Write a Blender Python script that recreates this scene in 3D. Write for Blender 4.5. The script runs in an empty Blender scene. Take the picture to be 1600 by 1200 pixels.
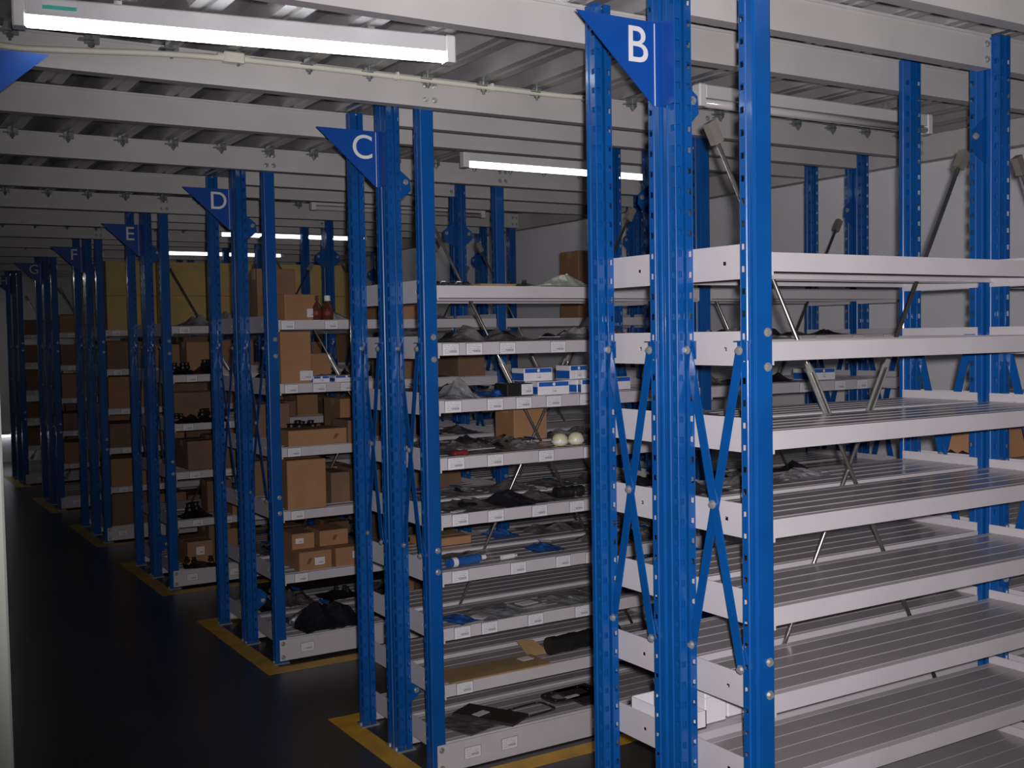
import bpy, math, random
from mathutils import Vector, Matrix
random.seed(7)
S = bpy.context.scene
COL = S.collection
# ------------------------------------------------------------------ camera
EYE = 1.537
F_PX = 1730.85
YAW, PITCH, ROLL = math.radians(31.628), math.radians(2.565), math.radians(-0.982)
R0 = Vector((math.cos(YAW), -math.sin(YAW), 0))
FW = Vector((math.sin(YAW)*math.cos(PITCH), math.cos(YAW)*math.cos(PITCH), -math.sin(PITCH)))
D0 = -R0.cross(FW)
RU = R0*math.cos(ROLL) - D0*math.sin(ROLL)
DV = R0*math.sin(ROLL) + D0*math.cos(ROLL)
cam = bpy.data.cameras.new('camera'); cam.sensor_width = 36; cam.lens = F_PX*36/1600; cam.clip_start = .05
co = bpy.data.objects.new('camera', cam); COL.objects.link(co)
co.matrix_world = Matrix(((RU.x, -DV.x, -FW.x, 0), (RU.y, -DV.y, -FW.y, 0), (RU.z, -DV.z, -FW.z, EYE), (0, 0, 0, 1)))
S.camera = co
def ray(u, v): return FW + RU*((u-800)/F_PX) + DV*((v-599)/F_PX)
def onz(u, v, z):
    d = ray(u, v); t = (z-EYE)/d.z; return Vector((0, 0, EYE)) + d*t
def ony(u, v, y):
    d = ray(u, v); return Vector((0, 0, EYE)) + d*(y/d.y)
# ------------------------------------------------------------------ light
w = bpy.data.worlds.new('world'); S.world = w; w.use_nodes = True
w.node_tree.nodes['Background'].inputs[0].default_value = (.75, .72, .8, 1)
w.node_tree.nodes['Background'].inputs[1].default_value = .006
fl = bpy.data.lights.new('camera_flash', 'SPOT'); fl.energy = 350; fl.shadow_soft_size = .018; fl.color = (1, .95, .975)
fl.spot_size = math.radians(84); fl.spot_blend = .9
fo = bpy.data.objects.new('camera_flash', fl); COL.objects.link(fo)
fo.location = Vector((0, 0, EYE)) + RU*.035 - DV*.035
fo.rotation_euler = (FW + RU*.15 - DV*.06).to_track_quat('-Z', 'Y').to_euler()
S.view_settings.view_transform = 'Standard'; S.view_settings.look = 'None'
S.view_settings.exposure = 0; S.view_settings.gamma = 1; S.view_settings.use_curve_mapping = False
TUBE = 13.0
# ------------------------------------------------------------------ materials
def mat(name, col, rough=.5, metal=0, noise=0, nscale=8, bump=0, bscale=60, emit=None, coat=0, alpha=None, spec=.5):
    m = bpy.data.materials.new(name); m.use_nodes = True
    N, Lk = m.node_tree.nodes, m.node_tree.links
    b = N['Principled BSDF']
    b.inputs['Base Color'].default_value = (*col, 1); b.inputs['Roughness'].default_value = rough
    b.inputs['Metallic'].default_value = metal; b.inputs['Specular IOR Level'].default_value = spec
    if coat: b.inputs['Coat Weight'].default_value = coat; b.inputs['Coat Roughness'].default_value = .08
    if alpha is not None: b.inputs['Alpha'].default_value = alpha
    if noise or bump: tc = N.new('ShaderNodeTexCoord')
    if noise:
        n = N.new('ShaderNodeTexNoise'); n.inputs['Scale'].default_value = nscale; n.inputs['Detail'].default_value = 6
        Lk.new(tc.outputs['Object'], n.inputs['Vector'])
        r = N.new('ShaderNodeValToRGB')
        r.color_ramp.elements[0].position = .3; r.color_ramp.elements[1].position = .7
        r.color_ramp.elements[0].color = (*[c*(1-noise) for c in col], 1)
        r.color_ramp.elements[1].color = (*[min(1, c*(1+noise)) for c in col], 1)
        Lk.new(n.outputs['Fac'], r.inputs['Fac']); Lk.new(r.outputs['Color'], b.inputs['Base Color'])
    if bump:
        n2 = N.new('ShaderNodeTexNoise'); n2.inputs['Scale'].default_value = bscale; n2.inputs['Detail'].default_value = 4
        Lk.new(tc.outputs['Object'], n2.inputs['Vector'])
        bp = N.new('ShaderNodeBump'); bp.inputs['Strength'].default_value = bump; bp.inputs['Distance'].default_value = .01
        Lk.new(n2.outputs['Fac'], bp.inputs['Height']); Lk.new(bp.outputs['Normal'], b.inputs['Normal'])
    if emit:
        b.inputs['Emission Color'].default_value = (*emit[0], 1); b.inputs['Emission Strength'].default_value = emit[1]
    return m
M = {
 'blue': mat('blue_paint', (.003, .080, .31), .34, noise=.12, nscale=6, bump=.05, bscale=25, coat=.22, spec=.4),
 'sign': mat('sign_blue', (.004, .065, .33), .38, noise=.05, nscale=9),
 'white': mat('rack_white_paint', (.56, .53, .55), .45, noise=.05, nscale=5),
 'panel': mat('rack_paint_shaded', (.40, .37, .38), .22, noise=.08, nscale=4, spec=.6),  # same paint as the lips; shade of grazing flash put into the colour
 'beam': mat('beam_paint', (.52, .50, .49), .42, noise=.08, nscale=3),
 'deck': mat('deck_steel', (.36, .35, .35), .35, metal=.35, noise=.15, nscale=5),
 'clampm': mat('dull_zinc', (.20, .22, .22), .35, metal=.4, noise=.2, nscale=30),
 'zinc': mat('zinc_steel', (.40, .40, .39), .3, metal=.5, noise=.15, nscale=30),
 'rod': mat('tie_rod_steel', (.42, .39, .36), .3, metal=.9, noise=.15, nscale=30),
 'cast': mat('cast_bracket', (.23, .21, .18), .55, metal=.3, noise=.15, nscale=20),
 'floor': mat('floor_epoxy', (.050, .043, .040), .3, noise=.25, nscale=1.5, bump=.03, bscale=14),
 'yellow': mat('yellow_line_paint', (.62, .34, .02), .45, noise=.25, nscale=9),
 'wall': mat('wall_plaster', (.80, .78, .80), .8, noise=.04, nscale=2, bump=.05, bscale=30),
 'pale': mat('pale_paint', (.72, .76, .68), .5, noise=.04, nscale=3),
 'fix': mat('lamp_housing', (.66, .65, .66), .35, noise=.03, nscale=9),
 'cap': mat('lamp_cap', (.75, .74, .72), .35, noise=.03, nscale=9),
 'tube': mat('lit_tube', (1, 1, 1), .3, emit=((.90, .95, 1.0), TUBE)),
 'tubefar': mat('lit_tube_far', (1, 1, 1), .3, emit=((.90, .95, 1.0), 3.5)),
 'tube_added_end': mat('added_tube_end', (1, 1, 1), .3, emit=((.95, .97, .9), 22.0)),
 'tube_added_up': mat('added_tube_upper', (1, 1, 1), .3, emit=((.93, .97, 1.0), 14.0)),
 'tubeoff': mat('unlit_tube', (.62, .6, .58), .12, noise=.02, nscale=5, coat=.6),
 'cable': mat('cream_conduit', (.74, .73, .60), .4, noise=.05, nscale=9),
 'carton': mat('brown_cardboard', (.36, .19, .095), .75, noise=.1, nscale=7, bump=.05, bscale=40),
 'carton2': mat('dark_cardboard', (.22, .125, .075), .8, noise=.15, nscale=7, bump=.05, bscale=40),
 'carton3': mat('yellow_cardboard', (.52, .36, .14), .75, noise=.1, nscale=6, bump=.05, bscale=40),
 'tape': mat('packing_tape', (.42, .27, .13), .25, noise=.05, nscale=9),
 'print': mat('black_print', (.03, .025, .02), .7, noise=.1, nscale=9),
 'paper': mat('white_paper', (.74, .73, .74), .6, noise=.06, nscale=12),
 'wbox': mat('white_cardboard', (.76, .74, .78), .6, noise=.03, nscale=5),
 'bluep': mat('blue_print', (.015, .11, .45), .4, noise=.08, nscale=15),
 'bag': mat('smoky_plastic', (.17, .155, .155), .12, noise=.5, nscale=14, bump=.9, bscale=30, alpha=.78, coat=.5),
 'bagc': mat('clear_plastic', (.36, .36, .37), .1, noise=.4, nscale=14, bump=.9, bscale=30, alpha=.6, coat=.6),
 'bagd': mat('black_plastic', (.022, .021, .028), .22, noise=.4, nscale=10, bump=.6, bscale=16, coat=.5),
 'bagb': mat('blue_plastic', (.02, .10, .36), .2, noise=.3, nscale=20, bump=.3, bscale=24, coat=.5),
 'foil': mat('foil_bag', (.70, .74, .62), .25, metal=.4, noise=.2, nscale=20, bump=.5, bscale=24),
 'black': mat('black_rubber', (.014, .013, .014), .45, noise=.2, nscale=12, bump=.2, bscale=50),
 'brown': mat('brown_glass', (.10, .035, .02), .15, noise=.1, nscale=9, coat=.5),
 'red': mat('red_plastic', (.2, .02, .02), .35, noise=.1, nscale=9),
 'cream': mat('cream_plastic', (.72, .68, .45), .35, noise=.1, nscale=12),
 'gasket': mat('gasket_fibre', (.035, .028, .025), .6, noise=.2, nscale=12),
 'chrome': mat('polished_steel', (.7, .7, .7), .15, metal=1, noise=.1, nscale=9),
 'kraft': mat('kraft_sheet', (.33, .21, .10), .7, noise=.15, nscale=7),
 'teal': mat('teal_print', (.05, .5, .42), .5, noise=.1, nscale=30),
}
def card_material():
    m = bpy.data.materials.new('printed_card'); m.use_nodes = True
    N, Lk = m.node_tree.nodes, m.node_tree.links; b = N['Principled BSDF']
    tc = N.new('ShaderNodeTexCoord'); sp = N.new('ShaderNodeSeparateXYZ'); Lk.new(tc.outputs['Generated'], sp.inputs[0])
    def math_(op, a, c=None, use=None):
        n = N.new('ShaderNodeMath'); n.operation = op
        if isinstance(a, float): n.inputs[0].default_value = a
        else: Lk.new(a, n.inputs[0])
        if c is not None:
            if isinstance(c, float): n.inputs[1].default_value = c
            else: Lk.new(c, n.inputs[1])
        return n.outputs[0]
    x, z = sp.outputs[0], sp.outputs[2]
    nz = N.new('ShaderNodeTexNoise'); nz.inputs['Scale'].default_value = 14; Lk.new(tc.outputs['Generated'], nz.inputs['Vector'])
    rows = math_('LESS_THAN', math_('FRACT', math_('MULTIPLY', z, 6.0)), .45)
    ins = math_('MULTIPLY', math_('GREATER_THAN', x, .1), math_('LESS_THAN', x, .9))
    ins = math_('MULTIPLY', ins, math_('MULTIPLY', math_('GREATER_THAN', z, .12), math_('LESS_THAN', z, .9)))
    ink = math_('MULTIPLY', math_('MULTIPLY', rows, ins), math_('GREATER_THAN', nz.outputs['Fac'], .50))
    bar = math_('MULTIPLY', math_('MULTIPLY', math_('GREATER_THAN', x, .42), math_('LESS_THAN', x, .88)), math_('MULTIPLY', math_('GREATER_THAN', z, .22), math_('LESS_THAN', z, .42)))
    bars = math_('MULTIPLY', bar, math_('LESS_THAN', math_('FRACT', math_('MULTIPLY', x, 17.0)), .6))
    f = math_('MAXIMUM', math_('MULTIPLY', ink, .55), math_('MULTIPLY', bars, .8))
    mx = N.new('ShaderNodeMix'); mx.data_type = 'RGBA'; Lk.new(f, mx.inputs[0])
    mx.inputs[6].default_value = (.78, .77, .80, 1); mx.inputs[7].default_value = (.10, .10, .13, 1)
    Lk.new(mx.outputs[2], b.inputs['Base Color']); b.inputs['Roughness'].default_value = .4
    return m
M['card'] = card_material()
# ------------------------------------------------------------------ mesh helpers
class MB:
    def __init__(s): s.v = []; s.f = []; s.m = []; s.cur = 0
    def add(s, vs, fs):
        o = len(s.v); s.v += [tuple(p) for p in vs]; s.f += [tuple(i+o for i in f) for f in fs]; s.m += [s.cur]*len(fs); return s
    def box(s, x0, x1, y0, y1, z0, z1):
        return s.add([(x0, y0, z0), (x1, y0, z0), (x1, y1, z0), (x0, y1, z0), (x0, y0, z1), (x1, y0, z1), (x1, y1, z1), (x0, y1, z1)],
            [(0, 3, 2, 1), (4, 5, 6, 7), (0, 1, 5, 4), (1, 2, 6, 5), (2, 3, 7, 6), (3, 0, 4, 7)])
    def bbox(s, x0, x1, y0, y1, z0, z1, b=.003):      # box with chamfered vertical and top edges
        P = [(x0+b, y0), (x1-b, y0), (x1, y0+b), (x1, y1-b), (x1-b, y1), (x0+b, y1), (x0, y1-b), (x0, y0+b)]
        cx, cy = (x0+x1)/2, (y0+y1)/2
        top = [(min(max(x, x0+b), x1-b), min(max(y, y0+b), y1-b)) for x, y in P]
        vs = [(x, y, z0) for x, y in P] + [(x, y, z1-b) for x, y in P] + [(x, y, z1) for x, y in top]
        fs = [tuple(range(7, -1, -1)), tuple(range(16, 24))]
        for k in range(2):
            for i in range(8): j = (i+1) % 8; fs.append((k*8+i, k*8+j, k*8+8+j, k*8+8+i))
        return s.add(vs, fs)
    def cyl(s, p0, p1, r, n=10, r1=None, cap=True):
        p0, p1 = Vector(p0), Vector(p1); a = (p1-p0).normalized(); t = Vector((0, 0, 1)) if abs(a.z) < .9 else Vector((1, 0, 0))
        e1 = a.cross(t).normalized(); e2 = a.cross(e1); r1 = r if r1 is None else r1
        vs = []
        for p, rr in ((p0, r), (p1, r1)):
            for i in range(n):
                q = 2*math.pi*i/n; vs.append(p + e1*math.cos(q)*rr + e2*math.sin(q)*rr)
        fs = [(i, (i+1) % n, n+(i+1) % n, n+i) for i in range(n)]
        if cap: fs += [tuple(range(n-1, -1, -1)), tuple(range(n, 2*n))]
        return s.add(vs, fs)
    def bar(s, p0, p1, w, t, nrm):                     # flat bar between two points
        p0, p1, nrm = Vector(p0), Vector(p1), Vector(nrm).normalized(); a = (p1-p0).normalized(); e = a.cross(nrm).normalized()*w/2; n = nrm*t/2
        return s.add([p0-e-n, p0+e-n, p1+e-n, p1-e-n, p0-e+n, p0+e+n, p1+e+n, p1-e+n],
            [(0, 3, 2, 1), (4, 5, 6, 7), (0, 1, 5, 4), (1, 2, 6, 5), (2, 3, 7, 6), (3, 0, 4, 7)])
    def prism(s, pts, off):                            # planar polygon extruded by a vector
        n = len(pts); off = Vector(off); vs = [Vector(p) for p in pts]; vs += [p+off for p in vs]
        return s.add(vs, [tuple(range(n-1, -1, -1)), tuple(range(n, 2*n))] + [(i, (i+1) % n, n+(i+1) % n, n+i) for i in range(n)])
    def lathe(s, prof, c=(0, 0, 0), n=16):
        vs = []; c = Vector(c)
        for r, z in prof:
            for i in range(n): q = 2*math.pi*i/n; vs.append(c + Vector((r*math.cos(q), r*math.sin(q), z)))
        fs = [(k*n+i, k*n+(i+1) % n, (k+1)*n+(i+1) % n, (k+1)*n+i) for k in range(len(prof)-1) for i in range(n)]
        fs += [tuple(range(n-1, -1, -1)), tuple(range((len(prof)-1)*n, len(prof)*n))]
        return s.add(vs, fs)
    def mesh(s, name, mats, smooth=False):
        me = bpy.data.meshes.new(name); me.from_pydata(s.v, [], s.f)
        for m in (mats if isinstance(mats, (list, tuple)) else [mats]): me.materials.append(M[m] if isinstance(m, str) else m)
        for p, k in zip(me.polygons, s.m): p.material_index = k; p.use_smooth = smooth
        me.update(); return me
def link(name, me, parent=None, loc=(0, 0, 0), rot=(0, 0, 0)):
    o = bpy.data.objects.new(name, me); COL.objects.link(o); o.location = loc; o.rotation_euler = rot
    if parent: o.parent = parent
    return o
def part(name, mb, m, parent=None, loc=(0, 0, 0), rot=(0, 0, 0), smooth=False): return link(name, mb.mesh(name, m, smooth), parent, loc, rot)
def tag(o, label=None, cat=None, group=None, kind=None):
    if label: o['label'] = label
    if cat: o['category'] = cat
    if group: o['group'] = group
    if kind: o['kind'] = kind
    return o
def thing(name, label, cat, loc=(0, 0, 0), rz=0, group=None):
    return tag(link(name, None, None, loc, (0, 0, rz)), label, cat, group)
cache = {}
def cached(key, fn):
    if key not in cache: cache[key] = fn()
    return cache[key]
# ------------------------------------------------------------------ layout (metres)
X0, W, PD, L = 1.739, .052, .045, 1.247          # end plane of the rows, post width, post depth, bay pitch
G = .010
ROWS = {'B': (1.798, .309), 'C': (3.393, .309), 'D': (4.982, .454), 'E': (6.872, .454), 'F': (8.772, .454), 'G': (10.746, .454), 'H': (12.871, .454)}
def levels(r): return [.11+.2*k for k in range(9)] if r in 'BC' else [.12+.3*k for k in range(6)]
ZB0, ZB1 = 2.305, 2.405                            # mezzanine beams
XL, XR, YB_, YE_ = -2.6, 5.0, -1.6, 15.6
# ------------------------------------------------------------------ setting
tag(part('floor', MB().box(XL, XR, YB_, YE_, -.1, 0), 'floor'), kind='structure')
tag(part('wall_right', MB().box(XR, XR+.1, YB_, YE_, 0, 3.5), 'wall'), kind='structure')
tag(part('wall_left', MB().box(XL-.1, XL, YB_, YE_, 0, 3.5), 'wall'), kind='structure')
tag(part('wall_back', MB().box(XL, XR, YB_-.1, YB_, 0, 3.5), 'wall'), kind='structure')
tag(part('wall_far', MB().box(XL, XR, YE_, YE_+.1, 0, 3.5), 'wall'), kind='structure')
# corrugated deck: ribs run along the main aisle, one object per sheet
ceil = tag(link('ceiling', None), kind='structure')
PITCH_R = .215
def deck_sheet(nr):
    b = MB(); prof = []
    for k in range(nr):
        x = k*PITCH_R
        prof += [(x, 0), (x+.030, 0), (x+.034, .006), (x+.044, .006), (x+.048, 0), (x+.085, 0), (x+.108, .05), (x+.140, .05), (x+.144, .046), (x+.152, .046), (x+.156, .05), (x+.192, .05)]
    prof.append((nr*PITCH_R, 0))
    t = .0015; n = len(prof); Y0, Y1 = 0, YE_-YB_
    vs = [(x, Y0, z) for x, z in prof]+[(x, Y1, z) for x, z in prof]+[(x, Y0, z+t) for x, z in prof]+[(x, Y1, z+t) for x, z in prof]
    fs = []
    for i in range(n-1): fs += [(i, n+i, n+i+1, i+1), (2*n+i, 2*n+i+1, 3*n+i+1, 3*n+i)]
    b.add(vs, fs); return b.mesh('deck_sheet', 'deck')
dm = deck_sheet(4); x = XL
k = 0
while x < XR-.66-4*PITCH_R+.2:
    link('deck_sheet', dm, ceil, (x, YB_, ZB1+.001+.002*(k % 2))); x += 4*PITCH_R-.001; k += 1
part('deck_board', MB().box(XL, XR-.66, YB_, YE_, ZB1+.06, ZB1+.09), 'deck', ceil)
part('upper_slab', MB().box(XL, XR, YB_, YE_, 3.5, 3.6), 'wall', ceil)
# yellow floor lines, one outlined box per row
def floor_outline(r):
    y, d = ROWS[r]; y0, y1 = y-.13, y+2*d+G+.125; xa, wd = 1.655, .085
    b = MB().box(xa, xa+wd, y0, y1, 0, .0012).box(xa+wd, XR-.3, y0, y0+wd, 0, .0012).box(xa+wd, XR-.3, y1-wd, y1, 0, .0012)
    tag(part('floor_line', b, 'yellow'), 'yellow painted line on the floor around the base of shelving row '+r, 'floor marking', 'yellow floor lines around the rows')
for r in 'BCDEFGH': floor_outline(r)
# ------------------------------------------------------------------ posts
PH = 2.40
def post_mesh(flip):
    b = MB(); w = W; sg = -1 if flip else 1
    def strip(a, c, holes=False):
        if not holes:
            b.add([(a[0], sg*a[1], 0), (c[0], sg*c[1], 0), (c[0], sg*c[1], PH), (a[0], sg*a[1], PH)], [(0, 1, 2, 3)]); return
        vs = []; fs = []
        n = int(PH/.05); z = 0; zs = []
        for k in range(n): zs.append((z, k*.05+.0165)); z = k*.05+.0315
        zs.append((z, PH))
        for z0, z1 in zs:
            o = len(vs); vs += [(a[0], sg*a[1], z0), (c[0], sg*c[1], z0), (c[0], sg*c[1], z1), (a[0], sg*a[1], z1)]; fs.append((o, o+1, o+2, o+3))
        b.add(vs, fs)
    for mx in (0, 1):
        def T(p): return (w-p[0] if mx else p[0], p[1])
        path = [(.004, 0), (.0012, .0012), (0, .004), (0, .015), (.0025, .018), (.0025, .024), (0, .0265), (0, .030), (0, .0425), (0, PD-.001), (.001, PD), (.004, PD), (.0155, PD), (.0205, PD), (.0205, PD-.006)]
        for i in range(len(path)-1): strip(T(path[i]), T(path[i+1]), i in (7, 11))
    strip((.004, 0), (w-.004, 0))
    return b.mesh('post', 'blue')
PM = {False: post_mesh(False), True: post_mesh(True)}
def add_post(parent, x, y, flip):
    o = link('post', PM[flip], parent, (x, y, 0))
    md = o.modifiers.new('sheet', 'SOLIDIFY'); md.thickness = .0018; md.offset = 0
    link('foot_plate', cached('foot', lambda: MB().box(-.012, W+.012, -.006, .006+PD, 0, .006).cyl((-.004, .02, .006), (-.004, .02, .016), .006, 6).cyl((W+.004, .02, .006), (W+.004, .02, .016), .006, 6).mesh('foot_plate', 'zinc')), o, (0, -PD if flip else 0, 0))
    return o
def bolt_mesh():
    b = MB(); b.cyl((0, 0, 0), (0, -.002, 0), .0105, 12).cyl((0, -.002, 0), (0, -.008, 0), .007, 6, .0065); return b.mesh('bolt', 'zinc')
BOLT = bolt_mesh()
# ------------------------------------------------------------------ shelves
def holed(b, x0, x1, y0, y1, z0, z1, holes):      # plate in YZ of thickness x0..x1 with rectangular holes (ya,yb,za,zb) sorted in y
    y = y0
    for ya, yb, za, zb in holes:
        b.box(x0, x1, y, ya, z0, z1); b.box(x0, x1, ya, yb, z0, za); b.box(x0, x1, ya, yb, zb, z1); y = yb
    b.box(x0, x1, y, y1, z0, z1)
def shelf_mesh(d, bottom, joined, npan, rear=False):
    b = MB(); xa, xb = W+.003, L-.004
    ya, yb = (.012 if rear else .004), d-.020
    # folded front and back lips
    b.box(xa, xb, ya, ya+.002, -.040, 0); b.box(xa, xb, ya, ya+.012, -.0425, -.040); b.box(xa, xa+.006, ya, ya+.002, -.052, -.040); b.box(xb-.006, xb, ya, ya+.002, -.052, -.040)
    b.box(xa, xb, ya+.002, .024, -.003, 0)
    b.box(xa, xb, yb-.002, yb, -.040, 0); b.box(xa, xb, yb-.012, yb, -.0425, -.040); b.box(xa, xb, yb-.024, yb-.002, -.003, 0)
    # end plates with punched slots
    for x in (W+.0003, L-.0035):
        h = [(.030, .038, -.020, -.008), (.5*d-.006, .5*d+.006, -.021, -.012), (d-.042, d-.034, -.020, -.008)]
        holed(b, x, x+.0025, .016, d-.016, -.055, .025, h)
    
    if bottom:      # deep fascia bolted across the posts
        b.box(.018, L+.012, -.0035, -.0005, -.105, -.006); b.box(.018, L+.012, -.0005, .004, -.010, -.006)
        b.box(.018, L+.012, d+.0005, d+.0035, -.105, -.006)
    if joined:
        for a, c in panel_spans(d, npan): b.box(xa+.001, xb-.001, a, c, -.004, 0); b.box(xa+.001, xb-.001, a, a+.002, 0, .002)
    return b.mesh('shelf', 'white' if not joined else ['white'])
def panel_spans(d, n):
    y0, y1 = .025, d-.046; s = (y1-y0)/n
    return [(y0+i*s, y0+(i+1)*s-.0004) for i in range(n)]
def panel_mesh(wd):
    b = MB(); xa, xb = W+.004, L-.004
    b.box(xa, xb, 0, wd, -.012, 0); b.box(xa, xb, 0, .0016, 0, .0014)
    return b.mesh('shelf_panel', 'panel')
CARD = MB().box(-.032, .032, -.0012, 0, -.0195, .0195).mesh('label_card', 'card')
CARDH = MB().box(-.0345, .0345, -.0006, .0006, -.0215, .0215).mesh('card_pocket', 'bagc')
shelves = {}
def make_rack(r, side):
    y, d = ROWS[r]
    if side == 'rear': y += d+G
    where = 'nearer' if side == 'front' else 'farther'
    root = thing('shelving_rack', 'blue steel rack with grey shelves, %s half of the back-to-back row marked %s' % (where, r), 'shelving rack', (X0, y, 0), 0, 'shelving racks along the main aisle')
    for b_ in range(3):
        for flip, yy in ((False, 0), (True, d)):
            p = add_post(root, b_*L, yy, flip)
            if (side == 'front') != flip:
                for z in (1.532, 1.455, .79, .715):
                    link('bolt', BOLT, p, (.036, 0, z), (0, 0, math.pi if flip else 0))
    for b_ in range(3):                          # crossed flat bars in each end frame
        yf, yr = PD-.001, d-PD-.003
        A0, A1, B0, B1 = (-.003, yf, 1.492), (.036, yr, .770), (.032, yr, 1.492), (-.007, yf, .770)
        for s_, (p, q) in enumerate(((A0, A1), (B0, B1))):
            link('brace', cached(('brace', d, s_), lambda: MB().bar(p, q, .026, .003, (1, 0, 0)).mesh('brace', 'blue')), root, (b_*L, 0, 0))
        link('bolt', BOLT, root, (b_*L+.010, d/2, 1.131), (0, 0, -math.pi/2))
        for p in (A0, A1, B0, B1): link('bolt', BOLT, root, (b_*L+p[0]-.003, p[1], p[2]), (0, 0, -math.pi/2))
        for xx, yy in ((0, yf), (.036, yr)):
            link('brace_clip', cached('clip', lambda: MB().box(.0, .002, -.022, .012, -.022, .022).box(-.012, .002, -.022, .012, .020, .022).mesh('brace_clip', 'blue')), root, (b_*L+xx, yy, 1.492))
    det = r in 'BC'
    npan = 4 if det else 5
    for k, z in enumerate(levels(r)):
        for b_ in range(2):
            me = cached(('shelf', d, k == 0, det, npan, side), lambda: shelf_mesh(d, k == 0, not det, npan, side == 'rear'))
            s = link('shelf', me, root, (b_*L, 0, z)); shelves[(r, side, b_, k)] = s
            if det:
                for a, c in panel_spans(d, npan): link('shelf_panel', cached(('pan', round(c-a, 5)), lambda: panel_mesh(c-a)), s, (0, a, 0))
            if k == 0 and side == 'front':
                for z2 in (-.024, -.088): link('bolt', BOLT, s, (.034, -.0035, z2))
    return root
def card(r, k, u=None, x=None, b_=0, side='front', dz=None):
    if side == 'front' and (r, side, b_, k) in shelves:
        y, d = ROWS[r]
        if x is None: x = ony(u, 500, y).x - X0
        b2 = 1 if x > L else 0
        s = shelves[(r, side, b2, k)]
        zz = -.022 if k else -.055; yy = .0035 if k else -.0038
        o = link('label_card', CARD, s, (x-b2*L, yy-.0008, zz)); link('card_pocket', CARDH, s, (x-b2*L, yy-.0002, zz))
racks = {}
for r in ROWS:
    for side in ('front', 'rear'): racks[(r, side)] = make_rack(r, side)
# label cards: level index -> pixel columns of the cards seen in the photograph
cards_c = {7: [704, 741, 793, 872], 6: [706, 772, 817, 864, 916], 5: [709, 771, 851, 921], 4: [714, 770, 839, 898], 3: [712, 804, 875, 922], 2: [714, 757, 830, 904], 1: [716], 0: [725, 784, 925]}
for k, us in cards_c.items():
    for u in us: card('C', k, u)
rc = random.Random(3)
for k in range(8):
    x = 1.02+rc.random()*.1
    while x < 2.4:
        if not (L-.05 < x < L+W+.05): card('C', k, x=x)
        x += .12+rc.random()*.14
for k, us in {5: [450, 518], 4: [453, 497, 540], 3: [455], 2: [458], 1: [461], 0: [467]}.items():
    for u in us: card('D', k, u)
for r in 'EFGH':
    for k in range(6):
        for x in (.13, .36): card(r, k, x=x+rc.random()*.05)
# ------------------------------------------------------------------ aisle letter signs
def letter(ch, size, parent, loc, rot):
    cu = bpy.data.curves.new('letter', 'FONT'); cu.body = ch; cu.size = size; cu.extrude = .0006; cu.align_x = 'CENTER'; cu.align_y = 'CENTER'; cu.offset = .0003
    t = bpy.data.objects.new('letter_src', cu); COL.objects.link(t); bpy.context.view_layer.update()
    me = bpy.data.meshes.new_from_object(t.evaluated_get(bpy.context.evaluated_depsgraph_get())); bpy.data.objects.remove(t)
    me.materials.clear(); me.materials.append(M['paper'])
    return link('letter', me, parent, loc, rot)
def aisle_sign(r, x, y, sgn=-1, label=None):
    b = MB(); t = .002; wx = .228
    b.prism([(0, 0, -.20), (0, 0, 0), (sgn*wx, 0, 0), (sgn*.004, 0, -.20)][0:4], (0, t, 0))
    b.box(min(0, -sgn*.014), max(0, -sgn*.014), 0, t, -.2, 0)
    b.box(-sgn*.014-.001, -sgn*.014+.001, -.055, t, -.2, 0)
    o = part('aisle_sign', b, 'sign', None, (x, y, 2.281))
    tag(o, label or 'blue triangular aisle sign with the white letter %s' % r, 'sign', 'triangular aisle signs')
    part('sign_edge', MB().box(-.0007, .0009, -.002, 0, -.2, -.004), 'paper', o)
    if r: 
        le = letter(r, .122, o, (sgn*.053, -.0016, -.064), (math.pi/2, 0, 0))
        tag(le, 'white letter '+r)
for r in 'BCDEFGH':
    y, d = ROWS[r]; aisle_sign(r, X0-.020, y+d+G/2)
# the row on the left of the main aisle: only the sign on its end reaches the picture
lr = thing('shelving_rack', 'blue steel end frame of the left-hand row, just outside the left edge of the picture', 'shelving rack', (.262-W, 2.78, 0))
for yy, fp in ((0, False), (.309, True), (.319, False), (.628, True)): add_post(lr, 0, yy, fp)
aisle_sign('', .288, 3.095, 1, 'blank side of a blue triangular sign at the top left edge of the picture')
# pale column at the left edge
cx = ony(14, 970, 2.0).x
pc = thing('column', 'pale painted steel column at the left edge of the main aisle', 'column', (cx-.05, 2.05, 0))
part('shaft', MB().bbox(-.05, .05, -.05, .05, 0, 1.62, .004), 'pale', pc); part('base_plate', MB().box(-.08, .05, -.08, .08, 0, .008), 'zinc', pc)
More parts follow.
